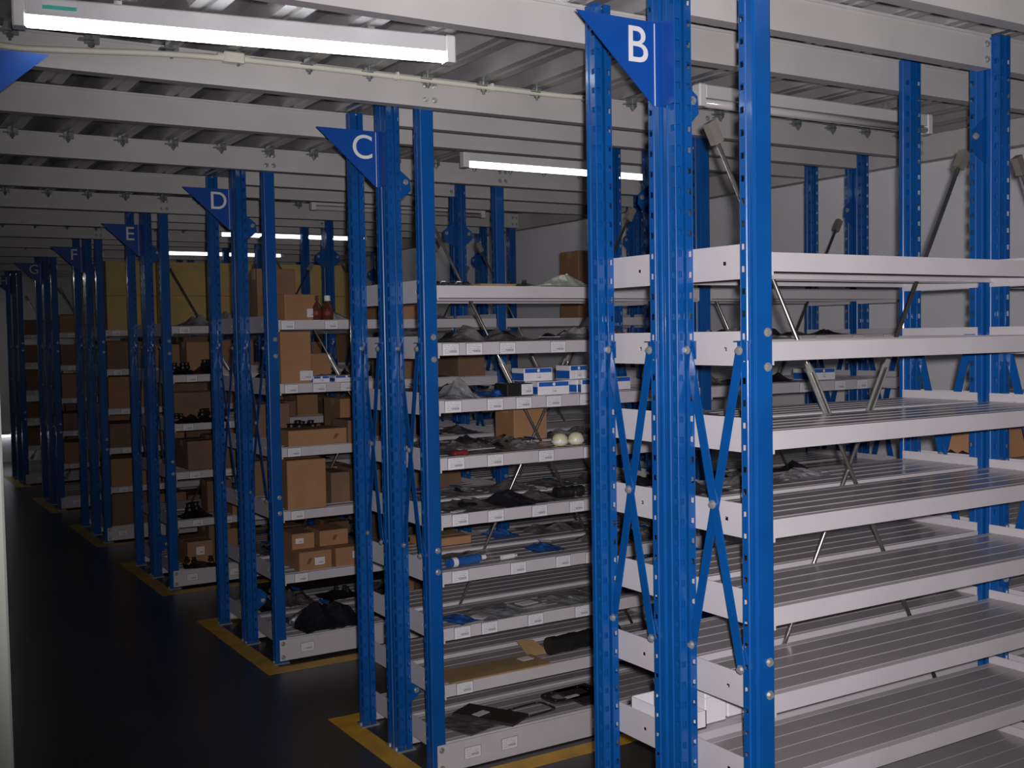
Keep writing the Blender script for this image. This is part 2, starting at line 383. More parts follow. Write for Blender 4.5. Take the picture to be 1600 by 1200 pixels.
# ------------------------------------------------------------------ mezzanine beams
def beam_mesh(x0, x1, face=1):
    b = MB(); t = .045; z0, z1 = ZB0-ZB1, 0
    b.box(x0, x1, 0, t, z0, z1-.016); b.box(x0, x1, .004, t, z1-.016, z1-.008); b.box(x0, x1, .0, t, z1-.008, z1)
    return b.mesh('beam', 'beam')
CL = MB(); CL.box(-.020, .020, -.016, .0, -.020, .016); CL.box(-.038, .004, -.034, -.003, -.014, -.010); CL.cyl((-.004, -.020, -.038), (-.004, -.020, .012), .0045, 6); CL.cyl((-.004, -.020, -.030), (-.004, -.020, -.020), .010, 6)
CLAMP = CL.mesh('deck_clamp', 'clampm')
XE = XR-.72
for r in ROWS:
    y, d = ROWS[r]; ym = y+d-.018
    for nm, yy, xa, xb in (('front', y-.0505, XL, XE), ('first middle', ym, X0+W+.002, X0+L-.002), ('second middle', ym, X0+L+W+.002, X0+2*L-.002), ('rear', y+2*d+G+.002, XL, XE)):
        o = tag(link('ceiling_beam', cached(('beam', round(xa, 3), round(xb, 3)), lambda: beam_mesh(xa, xb)), None, (0, yy, ZB1)), 'long pale grey steel beam over the %s posts of row %s' % (nm, r), 'beam', 'mezzanine beams')
        if nm == 'front':
            x = .457
            while x > XL+.1: x -= PITCH_R
            while x < XE-.1:
                if .3 < x < 4.2: link('deck_clamp', CLAMP, o, (x+random.uniform(-.008, .008), 0, -.003))
                x += PITCH_R
            for b_ in range(1 if r == 'B' else 3):
                for xx in (X0-.002, X0+.032):
                    for z in (-.030, -.075): link('bolt', BOLT, o, (xx+b_*L, -.0002, z))
        if nm == 'first middle':
            for z in (-.030, -.075): link('bolt', BOLT, o, (X0+L-.022, -.0002, z))
y0 = ROWS['B'][0]-.6
tag(part('ceiling_beam', MB().box(XR-.715, XR-.665, YB_+.1, YE_-.1, ZB0-.01, ZB1), 'beam'), 'pale steel edge beam running along the right wall, closing the ends of the others', 'beam')
# ------------------------------------------------------------------ fluorescent lamps
def lamp(x, y, z, on, label, rz=0, ln=1.22):
    o = thing('fluorescent_lamp', label, 'lamp', (x, y, z), rz, 'fluorescent batten lamps')
    part('housing', MB().bbox(.03, ln-.03, -.02, .02, -.004, .042, .004), 'fix', o)
    for a in (0, ln-.032): part('end_cap', MB().bbox(a, a+.032, -.022, .022, -.034, .044, .005), 'cap', o)
    part('tube', MB().cyl((.03, -.008, -.020), (ln-.03, -.008, -.020), .0135, 16), (on if isinstance(on, str) else 'tube') if on else 'tubeoff', o, smooth=True)
    part('reflector', MB().box(.034, ln-.034, .012, .014, -.03, -.004), 'fix', o)
    if z > 2:
        for a in (.25, ln-.25): part('hanger', MB().box(a-.01, a+.01, -.012, .012, .042, (2.409 if z < 3 else 3.5)-z), 'zinc', o)
    return o
for i, yy in enumerate((1.2, 3.6, 6.0, 9.0)): lamp(4.72, yy, 3.3, 'tube_added_up', 'added unseen lamp on the upper level to light the right wall, %s from the front' % ('first', 'second', 'third', 'fourth')[i], math.pi/2)  # unseen lamps, added to brighten the right wall
lm = lamp(.42, 3.025, 2.357, True, 'lit fluorescent lamp hanging over the main aisle, nearest at the top left', -.15, 1.17)
part('sticker', MB().box(.070, .150, -.0212, -.0202, .012, .034), 'paper', lm); part('sticker', MB().box(.070, .150, -.0218, -.0212, .012, .022), 'teal', lm)
lamp(2.56, 2.925, 2.340, False, 'unlit fluorescent lamp over the aisle between rows B and C')
for ra, rb, on in (('C', 'D', 'tubefar'), ('D', 'E', 0), ('E', 'F', 'tubefar'), ('F', 'G', 'tubefar'), ('G', 'H', 'tubefar')):
    yy = (ROWS[ra][0]+2*ROWS[ra][1]+G+ROWS[rb][0])/2
    lamp(2.52, yy, 2.345, on, '%s fluorescent lamp over the aisle between rows %s and %s' % ('lit' if on else 'unlit', ra, rb))
lamp(.2, 14.75, 2.345, 'tube_added_end', 'added unseen lamp over the main aisle to light the far end wall')  # out of view, added to brighten the far wall
lamp(.95, YE_-.03, .36, 'tubefar', 'lit fluorescent lamp fixed low on the far end wall of the aisle')
# conduit along the front beam of row C
cu = bpy.data.curves.new('conduit', 'CURVE'); cu.dimensions = '3D'; cu.bevel_depth = .009; cu.bevel_resolution = 3
sp = cu.splines.new('NURBS'); yb = ROWS['C'][0]-.075
pts = [(.44, 2.93, 2.385), (.36, 2.95, 2.385), (.33, 3.05, 2.36), (.335, 3.2, 2.345), (.42, yb, 2.340), (.60, yb, 2.352), (.85, yb, 2.374), (1.10, yb, 2.385), (1.5, yb, 2.388), (2.0, yb, 2.387), (2.3, yb, 2.389), (2.42, yb+.004, 2.395), (2.5, yb+.03, 2.41)]
sp.points.add(len(pts)-1)
for p, q in zip(sp.points, pts): p.co = (*q, 1)
sp.use_endpoint_u = True; sp.order_u = 3
cu.materials.append(M['cable'])
tmp = bpy.data.objects.new('tmp', cu); COL.objects.link(tmp); bpy.context.view_layer.update()
cme = bpy.data.meshes.new_from_object(tmp.evaluated_get(bpy.context.evaluated_depsgraph_get())); bpy.data.objects.remove(tmp)
cc = tag(link('cable_conduit', cme), 'cream cable conduit with a junction box along the front beam of row C', 'conduit')
part('junction_box', MB().bbox(-.032, .032, -.014, .014, -.016, .016, .004).cyl((-.05, 0, 0), (-.032, 0, 0), .011, 8).cyl((.032, 0, 0), (.05, 0, 0), .011, 8), 'cable', cc, (1.075, yb, 2.386))
part('cable_tie', MB().box(-.004, .004, -.011, .02, -.012, .012), 'cap', cc, (1.62, yb, 2.389)); part('cable_tie', MB().box(-.004, .004, -.011, .02, -.012, .012), 'cap', cc, (1.98, yb, 2.389))
# ------------------------------------------------------------------ tie rod bracing between the two halves of a row
def cross_brace(r, b_):
    y, d = ROWS[r]; yy = y+d+G/2
    o = thing('cross_brace', 'steel tie rods crossed behind the %s bay of row %s, with turnbuckles' % (('first', 'second')[b_], r), 'bracing', (X0+b_*L, yy, 0), 0, 'tie rod bracing')
    xa, xb, zt, zb = .150, L+W-.150, 2.045, .245
    for s in (0, 1):
        A = Vector((xa if s == 0 else xb, (.002 if s else -.009), zt)); B = Vector((xb if s == 0 else xa, A.y, zb)); D_ = (B-A).normalized()
        rd = part('tie_rod', MB().cyl(A, B, .0058, 8), 'rod', o, smooth=True)
        t0 = (zt-1.43)/(zt-zb)*(B-A).length; P = A+D_*t0; Q = P+D_*.15; e = D_.cross(Vector((0, 1, 0))).normalized()
        tb = MB()
        tb.cyl(P-e*.009, Q-e*.009, .0042, 6); tb.cyl(P+e*.009, Q+e*.009, .0042, 6); tb.cyl(P-D_*.02, P+D_*.006, .007, 8, .011); tb.cyl(Q-D_*.006, Q+D_*.02, .011, 8, .007)
        part('turnbuckle', tb, 'zinc', o)
        for E_, s2 in ((A, 1), (B, -1)): part('rod_socket', MB().bar(E_-D_*s2*.012, E_+D_*s2*.045, .028, .022, (0, 1, 0)), 'cast', o)
    for zc in (2.105, .205):
        s2 = 1 if zc > 1 else -1
        for xs, sx in ((W, 1), (L, -1)):
            g = MB(); g.prism([(xs-sx*.045, -.0015, zc+.075*s2), (xs, -.0015, zc+.06*s2), (xs+sx*.062, -.0015, zc+.012*s2), (xs+sx*.066, -.0015, zc-.03*s2), (xs+sx*.04, -.0015, zc-.055*s2), (xs, -.0015, zc-.075*s2), (xs-sx*.045, -.0015, zc-.075*s2)], (0, .003, 0))
            gp = part('gusset_plate', g, 'blue', o)
            link('bolt', BOLT, gp, (xs+sx*.045, -.002, zc))
for r in ROWS:
    for b_ in (0, 1): cross_brace(r, b_)
# ------------------------------------------------------------------ stock on the shelves
pending = []       # (object, key, x, what) labelled at the end from what stands to its left
ORD = ['top', 'second', 'third', 'fourth', 'fifth', 'sixth', 'seventh', 'eighth', 'ninth']
def place(name, what, cat, r, side, k, x, y, rz=0, dz=0, group=None):
    """x, y are world metres on level k of row r"""
    z = levels(r)[k]+.0025+dz
    o = link(name, None, None, (x, y, z), (0, 0, rz)); o['category'] = cat
    pending.append((o, (r, side, k, cat), x, what, cat))
    return o
def carton(r, side, k, x, y, w, d, h, rz=0, m='carton', lab=None, open_=False, dz=0, what=None, tape=True, prnt=False):
    x = max(x, X0+W+.012+w/2+abs(rz)*d/2)
    o = place('carton', what or 'brown cardboard carton', 'carton', r, side, k, x, y, rz, dz)
    b = MB()
    if not open_: b.bbox(-w/2, w/2, -d/2, d/2, 0, h, .003)
    else:
        t = .004
        b.box(-w/2, w/2, -d/2, -d/2+t, 0, h); b.box(-w/2, w/2, d/2-t, d/2, 0, h); b.box(-w/2, -w/2+t, -d/2, d/2, 0, h); b.box(w/2-t, w/2, -d/2, d/2, 0, h); b.box(-w/2, w/2, -d/2, d/2, 0, t)
    part('body', b, m, o)
    if open_:
        for s, a in ((-1, .9), (1, .4)):
            f = MB(); f.bar((s*w/2, 0, h), (s*w/2+s*math.cos(a)*w*.35, 0, h+math.sin(a)*w*.35), d*.96, .004, (-s*math.sin(a), 0, math.cos(a))); part('flap', f, m, o)
        part('contents', crumple(w*.9, d*.9, h*.35, 5), 'black', o, (0, 0, h*.6))
    elif tape:
        part('tape', MB().box(-w/2-.0006, w/2+.0006, -.024, .024, h, h+.0008).box(-w/2-.0008, -w/2, -.024, .024, h*.8, h).box(-.001, .001, -d/2-.0004, d/2, h, h+.001), 'tape', o)
    if lab:
        lx, lz, lw, lh = lab; part('label', MB().box(lx-lw/2, lx+lw/2, -d/2-.0012, -d/2, lz-lh/2, lz+lh/2), 'card', o)
    if prnt:
        pm = MB()
        for q in range(3): pm.bar((prnt+.006*q, -d/2-.0005, h*.35), (prnt+.012+.006*q, -d/2-.0005, h*.65), .003, .0008, (0, 1, 0))
        part('print', pm, 'print', o)
    return o
def crumple(w, d, h, seed, nx=14, ny=9):
    R = random.Random(seed); b = MB(); g = {}
    hx = [R.uniform(.5, 1) for _ in range(nx)]; hy = [R.uniform(.6, 1) for _ in range(ny)]
    n_l = [(R.uniform(-.35, .35), R.uniform(-.3, .3), R.uniform(.15, .35), R.uniform(.5, 1)) for _ in range(3)]
    vs = []
    for j in range(ny):
        for i in range(nx):
            a, c = i/(nx-1)-.5, j/(ny-1)-.5
            edge = max(0, 1-(abs(a)*2)**4)*max(0, 1-(abs(c)*2)**3)
            lump = max(q[3]*math.exp(-((a-q[0])**2+(c-q[1])**2)/q[2]**2*1.6) for q in n_l)
            z = h*edge*(.15+.85*lump)*(.6+.4*hx[i])*(.7+.3*hy[j])*R.uniform(.8, 1.1)
            jx, jy = R.uniform(-.3, .3)*w/nx, R.uniform(-.3, .3)*d/ny
            vs.append((a*w*(1-.06*abs(c))+jx, c*d*(1-.08*abs(a))+jy, max(.0005, z)))
    fs = []
    for j in range(ny-1):
        for i in range(nx-1):
            q = j*nx+i
            fs += [(q, q+1, q+nx+1), (q, q+nx+1, q+nx)] if (i+j) % 2 else [(q, q+1, q+nx), (q+1, q+nx+1, q+nx)]
    b.add(vs, fs)
    b.add([(x, y, 0) for x, y, z in vs], [tuple(reversed(f)) for f in fs])
    return b
seedn = [100]
bagpool = {}
def bag(r, side, k, x, y, w, d, h, m='bag', rz=0, what='smoky plastic parts bag', inner=True, tagm=None):
    seedn[0] += 1; x = max(x, X0+W+.012+w/2+abs(rz)*d/2)
    o = place('plastic_bag', what, 'bag', r, side, k, x, y, rz)
    part('film', crumple(w, d, h, seedn[0]), m, o)
    if inner: part('contents', crumple(w*.6, d*.6, h*.7, seedn[0]+500, 8, 6), 'black', o, (w*.05, 0, .001))
    if tagm: part('tag', MB().add([(-.02, -.012, h*.75), (.025, -.016, h*.6), (.027, .016, h*.72), (-.018, .018, h*.85)], [(0, 1, 2, 3)]).add([(-.02, -.012, h*.75-.001), (.025, -.016, h*.6-.001), (.027, .016, h*.72-.001), (-.018, .018, h*.85-.001)], [(3, 2, 1, 0)]), tagm, o)
    return o
def bluebox(r, side, k, x, y, w, d, h, rz=0, dz=0):
    o = place('parts_box', 'white and blue printed parts box', 'box', r, side, k, x, y, rz, dz)
    part('body', MB().bbox(-w/2, w/2, -d/2, d/2, 0, h, .0015), 'wbox', o)
    part('blue_band', MB().box(-w/2+.004, w/2-.004, -d/2-.0008, -d/2, h*.64, h*.96).box(-w/2-.0008, -w/2, -d/2+.003, d/2-.003, 0.002, h*.62), 'bluep', o)
    e = MB(); e.lathe([(.006, 0), (.006, .001)], n=14); q = part('round_logo', e, 'paper', o, (0, -d/2-.0008, h*.8), (math.pi/2, 0, 0))
    part('label', MB().box(-.012, .014, -d/2-.0010, -d/2, h*.12, h*.55), 'card', o)
    return o
def flat(r, side, k, x, y, w, d, rz=0, m='paper', name='paper_card', what='white paper card', cat='card', t=.0015, dz=0):
    o = place(name, what, cat, r, side, k, x, y, rz, dz)
    part('sheet', MB().box(-w/2, w/2, -d/2, d/2, 0, t), m, o); return o
def gasket(r, side, k, x, y, w, d, rz=0, t=.003, band=.012):
    o = place('gasket', 'dark ring-shaped gasket', 'gasket', r, side, k, x, y, rz)
    b = MB(); n = 28; vs = []
    for z in (0, t):
        for rr in (0, 1):
            for i in range(n):
                a = 2*math.pi*i/n; ca, sa = math.cos(a), math.sin(a); e = .45
                sx = math.copysign(abs(ca)**e, ca); sy = math.copysign(abs(sa)**e, sa)
                vs.append((sx*(w/2-band*rr), sy*(d/2-band*rr), z))
    fs = []
    for i in range(n):
        j = (i+1) % n
        fs += [(i, j, n+j, n+i)[::-1], (2*n+i, 2*n+j, 3*n+j, 3*n+i), (i, j, 2*n+j, 2*n+i), (n+i, 3*n+i, 3*n+j, n+j)]
    b.add(vs, fs); part('ring', b, 'gasket', o)
    h = MB()
    for i in range(0, n, 4):
        a = 2*math.pi*i/n; ca, sa = math.cos(a), math.sin(a); e = .45
        h.cyl((math.copysign(abs(ca)**e, ca)*(w/2-band/2), math.copysign(abs(sa)**e, sa)*(d/2-band/2), t), (math.copysign(abs(ca)**e, ca)*(w/2-band/2), math.copysign(abs(sa)**e, sa)*(d/2-band/2), t+.001), .003, 6)
    part('eyelets', h, 'zinc', o); return o
def hose(r, side, k, x, y, ln, rad, rz=0, m='black', what='black rubber cylinder with band', name='rubber_boot', cat='rubber part'):
    o = place(name, what, cat, r, side, k, x, y, rz)
    b = MB(); n = 7
    for i in range(n):
        a = -ln/2+i*ln/n; b.cyl((a, 0, rad), (a+ln/n*.7, 0, rad), rad*(.9 if i % 2 else 1), 14, rad*(.97)); b.cyl((a+ln/n*.7, 0, rad), (a+ln/n, 0, rad), rad*.9, 14)
    part('body', b, m, o, smooth=False); part('clamp_band', MB().cyl((ln*.12, 0, rad), (ln*.17, 0, rad), rad*1.03, 14), 'chrome', o); return o
def tin(r, side, k, x, y, ln, rad, rz=0, m='bagb', what='blue bottle lying on its side', name='bottle', cat='bottle'):
    o = place(name, what, cat, r, side, k, x, y, rz)
    part('body', MB().cyl((-ln/2, 0, rad), (ln*.3, 0, rad), rad, 16).cyl((ln*.3, 0, rad), (ln*.38, 0, rad), rad, 16, rad*.5), m, o)
    part('cap', MB().cyl((ln*.38, 0, rad), (ln*.5, 0, rad), rad*.5, 12), 'paper', o)
    part('wrapper', MB().cyl((-ln*.4, 0, rad), (-ln*.28, 0, rad), rad*1.01, 16), 'paper', o); return o
def jar(r, side, k, x, y, rad, h, cap, what):
    o = place('bottle', what, 'bottle', r, side, k, x, y)
    part('body', MB().lathe([(rad*.9, 0), (rad, .004), (rad, h*.55), (rad*.45, h*.75), (rad*.42, h*.8)]), 'brown', o, smooth=True)
    part('cap', MB().lathe([(rad*.55, 0), (rad*.55, h*.2), (rad*.5, h*.22)], (0, 0, h*.78)), cap, o)
    part('band', MB().lathe([(rad*1.02, 0), (rad*1.02, h*.15)], (0, 0, h*.2)), 'red', o); return o
def lumps(r, side, k, x, y, w, h, what='cluster of black rubber parts', m='black'):
    seedn[0] += 1; R = random.Random(seedn[0])
    o = place('rubber_parts', what, 'rubber parts', r, side, k, x, y, R.uniform(-.2, .2))
    part('lower_piece', crumple(w, .2, h*.8, seedn[0], 12, 8), m, o)
    for i in range(3):
        a = R.uniform(-.4, .4)*w; rr = h*.22; b = MB()
        b.lathe([(rr*.6, 0), (rr, rr*.3), (rr, rr*.9), (rr*.7, rr*1.3), (rr*.7, rr*1.8), (rr*.9, rr*2)], n=12); part('boot', b, m, o, (a, R.uniform(-.05, .05), h*.3))
    return o
def P(u, v, r, k): p = onz(u, v, levels(r)[k]); return p.x, p.y
YC = ROWS['C'][0]; YD = ROWS['D'][0]
# --- row C, first bay, front half -------------------------------------------------
def C(k, u, frac): p = ony(u, 500, YC+.3*frac); return ('C', 'front', k, p.x, YC+.3*frac)
# top shelf
o = place('metal_fittings', 'small bright metal fittings in a row', 'fitting', *C(8, 706, .2)); b = MB()
for i in range(5): b.cyl((-.07+i*.03, 0, .008), (-.05+i*.03, .008*(i % 2), .008), .008, 8); b.cyl((-.05+i*.03, 0, .007), (-.037+i*.03, .01, .007), .004, 6)
part('body', b, 'chrome', o)
flat(*C(8, 775, .25), .16, .05, .05, 'kraft', 'flat_strip', 'flat dark strip', 'strip', .008)
lumps(*C(8, 812, .2), .05, .03, 'small black rubber part')
bag(*C(8, 872, .35), .26, .2, .085, 'foil', .1, 'silvery foil bag', False)
# second shelf
bag(*C(7, 712, .4), .2, .24, .09, 'bag', .2); bag(*C(7, 790, .5), .24, .22, .075, 'bag', -.1, 'smoky plastic bag of black parts'); bag(*C(7, 895, .5), .26, .22, .07, 'bagc', .1, 'clear plastic bag')
bag(*C(7, 735, .12), .12, .06, .012, 'bagb', .05, 'small blue plastic bag', False); flat(*C(7, 858, .2), .07, .05, .3, dz=.012)
# third shelf
bag(*C(6, 712, .4), .17, .2, .10, 'bagc', .1, 'puffy clear plastic bag'); bag(*C(6, 758, .3), .2, .12, .035, 'bagb', .05, 'flat blue plastic bag', False)
o = place('small_box', 'black box with a white label', 'box', *C(6, 801, .22)); part('body', MB().bbox(-.055, .055, -.045, .045, 0, .045, .002), 'black', o); part('label', MB().box(.005, .053, -.047, -.045, .004, .042), 'card', o)
bluebox(*C(6, 853, .2), .135, .10, .048, -.05); bluebox(*C(6, 830, .45), .125, .09, .048, -.02, .049)
bluebox(*C(6, 897, .35), .10, .10, .048, .3); bluebox(*C(6, 892, .5), .085, .09, .052, .05, .049); bluebox(*C(6, 912, .2), .085, .09, .05, -.05)
# fourth
bag(*C(5, 712, .5), .2, .25, .06, 'bag', .2); bag(*C(5, 760, .5), .2, .22, .05, 'bag', -.2); flat(*C(5, 740, .3), .13, .06, .1, dz=.012)
bag(*C(5, 825, .35), .16, .16, .05, 'bagc', .1, 'clear bag with blue card', False, 'bluep'); o = place('red_fitting', 'small red plastic part', 'fitting', *C(5, 715, .2)); part('body', MB().bbox(-.03, .03, -.015, .015, 0, .014, .004), 'red', o)
for u in (872, 897):
    o = place('round_lamp_unit', 'cream domed round part', 'round part', *C(5, u, .25)); part('dome', MB().lathe([(.018, 0), (.028, .006), (.031, .018), (.029, .032), (.02, .043), (.008, .048)], n=18), 'cream', o, smooth=True); part('rim', MB().lathe([(.032, .012), (.0325, .016), (.032, .02)], n=18), 'cap', o)
bag(*C(5, 915, .5), .16, .2, .06, 'bag', .2); bag(*C(5, 790, .7), .2, .15, .06, 'bag')
# fifth
bag(*C(4, 720, .4), .22, .24, .045, 'bag', .1, tagm='paper'); bag(*C(4, 790, .4), .22, .22, .06, 'bagd', .2, 'black plastic bag'); hose(*C(4, 885, .25), .12, .022, -.1); bag(*C(4, 840, .5), .22, .2, .05, 'bag', -.1, tagm='paper'); flat(*C(4, 710, .1), .06, .03, .5, dz=.002); flat(*C(4, 755, .15), .05, .03, .2)
# sixth
tin(*C(3, 722, .2), .17, .017, .15); tin(*C(3, 789, .2), .07, .009, .1, 'cap', 'small white tube lying flat', 'tube', 'tube'); bag(*C(3, 845, .5), .13, .14, .04, 'bagb', -.1, 'blue and white plastic bag', False, 'paper')
bag(*C(3, 715, .7), .18, .12, .03, 'bag')
# seventh
bag(*C(2, 706, .3), .1, .14, .02, 'bagb', .3, 'crumpled bag with blue parts', False); flat(*C(2, 742, .25), .07, .06, .5, dz=.001); bag(*C(2, 765, .35), .22, .2, .02, 'bagc', .1, 'flat clear plastic bag', False)
flat(*C(2, 815, .42), .12, .09, .15, 'bagc', 'flat_packet', 'clear packet with card', 'packet', .006); flat(*C(2, 815, .42), .075, .05, .15, dz=.007); bag(*C(2, 885, .4), .2, .2, .02, 'bagc', .1, 'flat clear plastic bag', False)
# eighth
flat(*C(1, 760, .22), .42, .14, -.01, 'kraft', 'cardboard_sheet', 'long flat brown cardboard sheet', 'cardboard', .006)
o = place('cardboard_flap', 'folded piece of brown cardboard', 'cardboard', *C(1, 822, .5)); part('sheet', MB().prism([(-.03, -.02, 0), (.06, -.03, .0), (.02, .02, .045), (-.05, .025, .05)], (0, 0, .003)), 'kraft', o)
flat(*C(1, 812, .3), .05, .04, .1, dz=.007); hose(*C(1, 905, .35), .34, .035, .06, 'black', 'long black rolled rubber mat', 'rolled_mat', 'mat')
# bottom shelf
flat(*C(0, 722, .4), .2, .20, .3, 'bag', 'plastic_sheet', 'crumpled smoky plastic sheet', 'sheet', .004); flat(*C(0, 755, .45), .12, .26, .5, 'gasket', 'gasket_pack', 'flat dark pack of gaskets', 'gasket', .012); flat(*C(0, 740, .5), .06, .035, .3, dz=.013)
gasket(*C(0, 818, .35), .19, .12, .1); gasket(*C(0, 880, .55), .22, .13, .05, .008, .03); flat(*C(0, 885, .4), .06, .02, .1, dz=.012)
flat(*C(0, 905, .45), .16, .2, .05, 'gasket', 'gasket_pack', 'flat dark pack of gaskets', 'gasket', .008)
# --- row C, rest of the first bay, second bay and rear half: generated clutter -------
RR = random.Random(11)
def fill(r, side, k, xa, xb, y0, dep, kinds, hmax=.08):
    x = xa+.05
    while x < xb-.06:
        kd = RR.choice(kinds); wd = RR.uniform(.12, .22); xx = x+wd/2; yy = y0+dep*RR.uniform(.42, .58)
        if xx+wd/2 > xb: break
        if kd == 'bag': bag(r, side, k, xx, yy, wd, dep*.7, RR.uniform(.4, 1)*hmax, RR.choice(['bag', 'bag', 'bagc']), RR.uniform(-.1, .1), tagm=RR.choice([None, 'paper', 'bluep']))
        if kd == 'dark': bag(r, side, k, xx, yy, wd, dep*.7, RR.uniform(.5, 1)*hmax, 'bagd', RR.uniform(-.1, .1), 'black plastic bag', False)
        if kd == 'box': bluebox(r, side, k, xx, yy, wd*.7, .12, .05, RR.uniform(-.1, .1))
        if kd == 'carton': carton(r, side, k, xx, yy, wd*.95, dep*.6, min(hmax*2, RR.uniform(.10, .22)), RR.uniform(-.03, .03), RR.choice(['carton', 'carton2']))
        if kd == 'lump': lumps(r, side, k, xx, yy, wd, RR.uniform(.05, .1))
        if kd == 'flat': flat(r, side, k, xx, yy, wd*.8, dep*.4, RR.uniform(-.2, .2), 'bagc', 'flat_packet', 'flat clear packet', 'packet', .006)
        x += wd+RR.uniform(.01, .06)
bay = [(X0+W+.01, X0+L-.02), (X0+L+W+.01, X0+2*L-.02)]
for k, kinds in ((7, ['bag', 'bag', 'dark']), (6, ['bag', 'box', 'dark']), (5, ['bag', 'dark', 'bag']), (4, ['dark', 'bag', 'bag']), (3, ['bag', 'flat']), (2, ['flat', 'bag'])):
    fill('C', 'front', k, 2.47, bay[0][1], YC, .28, kinds)
    fill('C', 'front', k, bay[1][0], bay[1][1]-.3, YC, .28, kinds)
for k in (7, 6, 5, 4): fill('C', 'rear', k, bay[0][0], bay[0][1], YC+.32, .28, ['bag', 'dark', 'bag'], .06)
carton('C', 'rear', 5, 2.42, YC+.47, .16, .15, .13, 0, 'carton'); carton('C', 'rear', 3, 2.05, YC+.50, .2, .15, .03, 0, 'carton')
bag('C', 'rear', 3, 2.33, YC+.5, .12, .14, .05, 'bagb', 0, 'blue plastic bag', False); bag('C', 'rear', 3, 2.6, YC+.5, .3, .2, .05, 'bag')
# --- row B: nearly empty, a few pieces on the rear half -----------------------------
YBr = ROWS['B'][0]+.319
x_, y_ = P(1232, 742, 'B', 5); bag('B', 'rear', 5, x_, YBr+.16, .16, .15, .03, 'bagc', .1, 'clear bag with white card', False, 'paper')
bag('B', 'rear', 5, x_-.2, YBr+.16, .2, .16, .05, 'bag'); bag('B', 'rear', 5, x_-.42, YBr+.15, .16, .16, .05, 'bagd', 0, 'black plastic bag', False)
flat('B', 'rear', 5, x_+.1, YBr+.2, .07, .04, .2)
o = carton('B', 'rear', 5, 3.26, YBr+.16, .26, .18, .115, 0, 'carton'); carton('B', 'rear', 5, 3.60, YBr+.16, .3, .18, .12, 0, 'carton'); bag('B', 'rear', 5, 3.09, YBr+.16, .09, .15, .05, 'bagd', 0, 'black plastic bag', False)
bag('B', 'rear', 6, 3.3, YBr+.16, .4, .16, .03, 'bagd', 0, 'black plastic bag', False); lumps('B', 'rear', 8, 3.36, YBr+.18, .08, .04, 'small black rubber part')
bag('B', 'rear', 7, 2.15, YBr+.15, .26, .18, .05, 'bag')
bag('B', 'rear', 6, 1.93, YBr+.17, .2, .16, .03, 'bag'); 
# white trays and the curled white sheet low on the end of row B
def tray(side, k, x, y, w, d, h, what, dz=0):
    o = place('white_carton', what, 'carton', 'B', side, k, x, y, 0, dz); t = .003
    part('body', MB().box(-w/2, w/2, -d/2, -d/2+t, 0, h).box(-w/2, w/2, d/2-t, d/2, 0, h).box(-w/2, -w/2+t, -d/2, d/2, 0, h).box(w/2-t, w/2, -d/2, d/2, 0, h).box(-w/2, w/2, -d/2, d/2, 0, t), 'wbox', o)
    return o
YBf = ROWS['B'][0]
tray('rear', 2, 1.850, YBr+.13, .09, .20, .045, 'low open white cardboard tray')
o = place('white_sheet', 'curled white paper sheet standing up', 'sheet', 'B', 'rear', 2, 1.853, YBr+.13, .2, .006); b = MB(); n = 8
for i in range(n):
    a0, a1 = i/n, (i+1)/n; f = lambda a: (-.055*(a**2), .0, .105*a)
    p, q = f(a0), f(a1); b.add([(p[0]-.035, -.03, p[2]), (p[0]+.03, .03, p[2]), (q[0]+.03, .03, q[2]), (q[0]-.035, -.03, q[2])], [(0, 1, 2, 3)]).add([(p[0]-.035, -.029, p[2]+.0008), (p[0]+.03, .031, p[2]+.0008), (q[0]+.03, .031, q[2]+.0008), (q[0]-.035, -.029, q[2]+.0008)], [(3, 2, 1, 0)])
part('sheet', b, 'wbox', o)
for i, (xx, ww) in enumerate(((1.945, .072), (2.062, .13))):
    for j in (0, 1):
        o = place('white_carton', 'closed white stacked carton', 'carton', 'B', 'rear', 2, xx, YBr+.13+.01*i, 0, j*.068)
        part('body', MB().bbox(-ww/2, ww/2, -.08, .08, 0, .066, .002), 'wbox', o); part('lid_edge', MB().box(-ww/2-.0008, ww/2+.0008, -.0808, .0808, .044, .0452), 'paper', o)
# --- row D ------------------------------------------------------------------------
def D(k, u, frac): p = ony(u, 500, YD+.44*frac); return ('D', 'front', k, p.x, YD+.44*frac)
carton(*D(5, 440, .45), .20, .2, .125, .25, 'carton', (.055, .035, .06, .04), tape=True); 
o = carton(*D(5, 416, .86), .2, .09, .26, .05, 'carton2', open_=False)
jar(*D(5, 494, .3), .028, .12, 'brown', 'brown bottle with a brown cap'); jar(*D(5, 512, .3), .028, .12, 'cap', 'brown bottle with a white cap')
bag(*D(5, 500, .75), .36, .16, .15, 'bagc', 0, 'large grey plastic bag', False)
carton(*D(4, 448, .25), .155, .16, .245, .04, 'carton', (.05, .035, .065, .045)); bluebox(*D(4, 494, .15), .085, .10, .03); bluebox(*D(4, 533, .15), .12, .10, .03)
bag(*D(4, 490, .55), .3, .2, .06, 'bag'); bag(*D(4, 530, .6), .2, .2, .07, 'bagc')
carton(*D(3, 480, .3), .30, .2, .075, .02, 'carton', prnt=.08, tape=False); lumps(*D(3, 468, .55), .2, .12); carton(*D(3, 548, .25), .14, .2, .11, 0, 'carton2', tape=False)
carton(*D(2, 462, .3), .19, .24, .235, -.08, 'carton'); carton(*D(2, 514, .45), .10, .2, .15, 0, 'carton2', tape=False); carton(*D(2, 548, .45), .10, .2, .16, 0, 'carton2', tape=False); carton(*D(2, 592, .4), .15, .2, .15, 0, 'carton2')
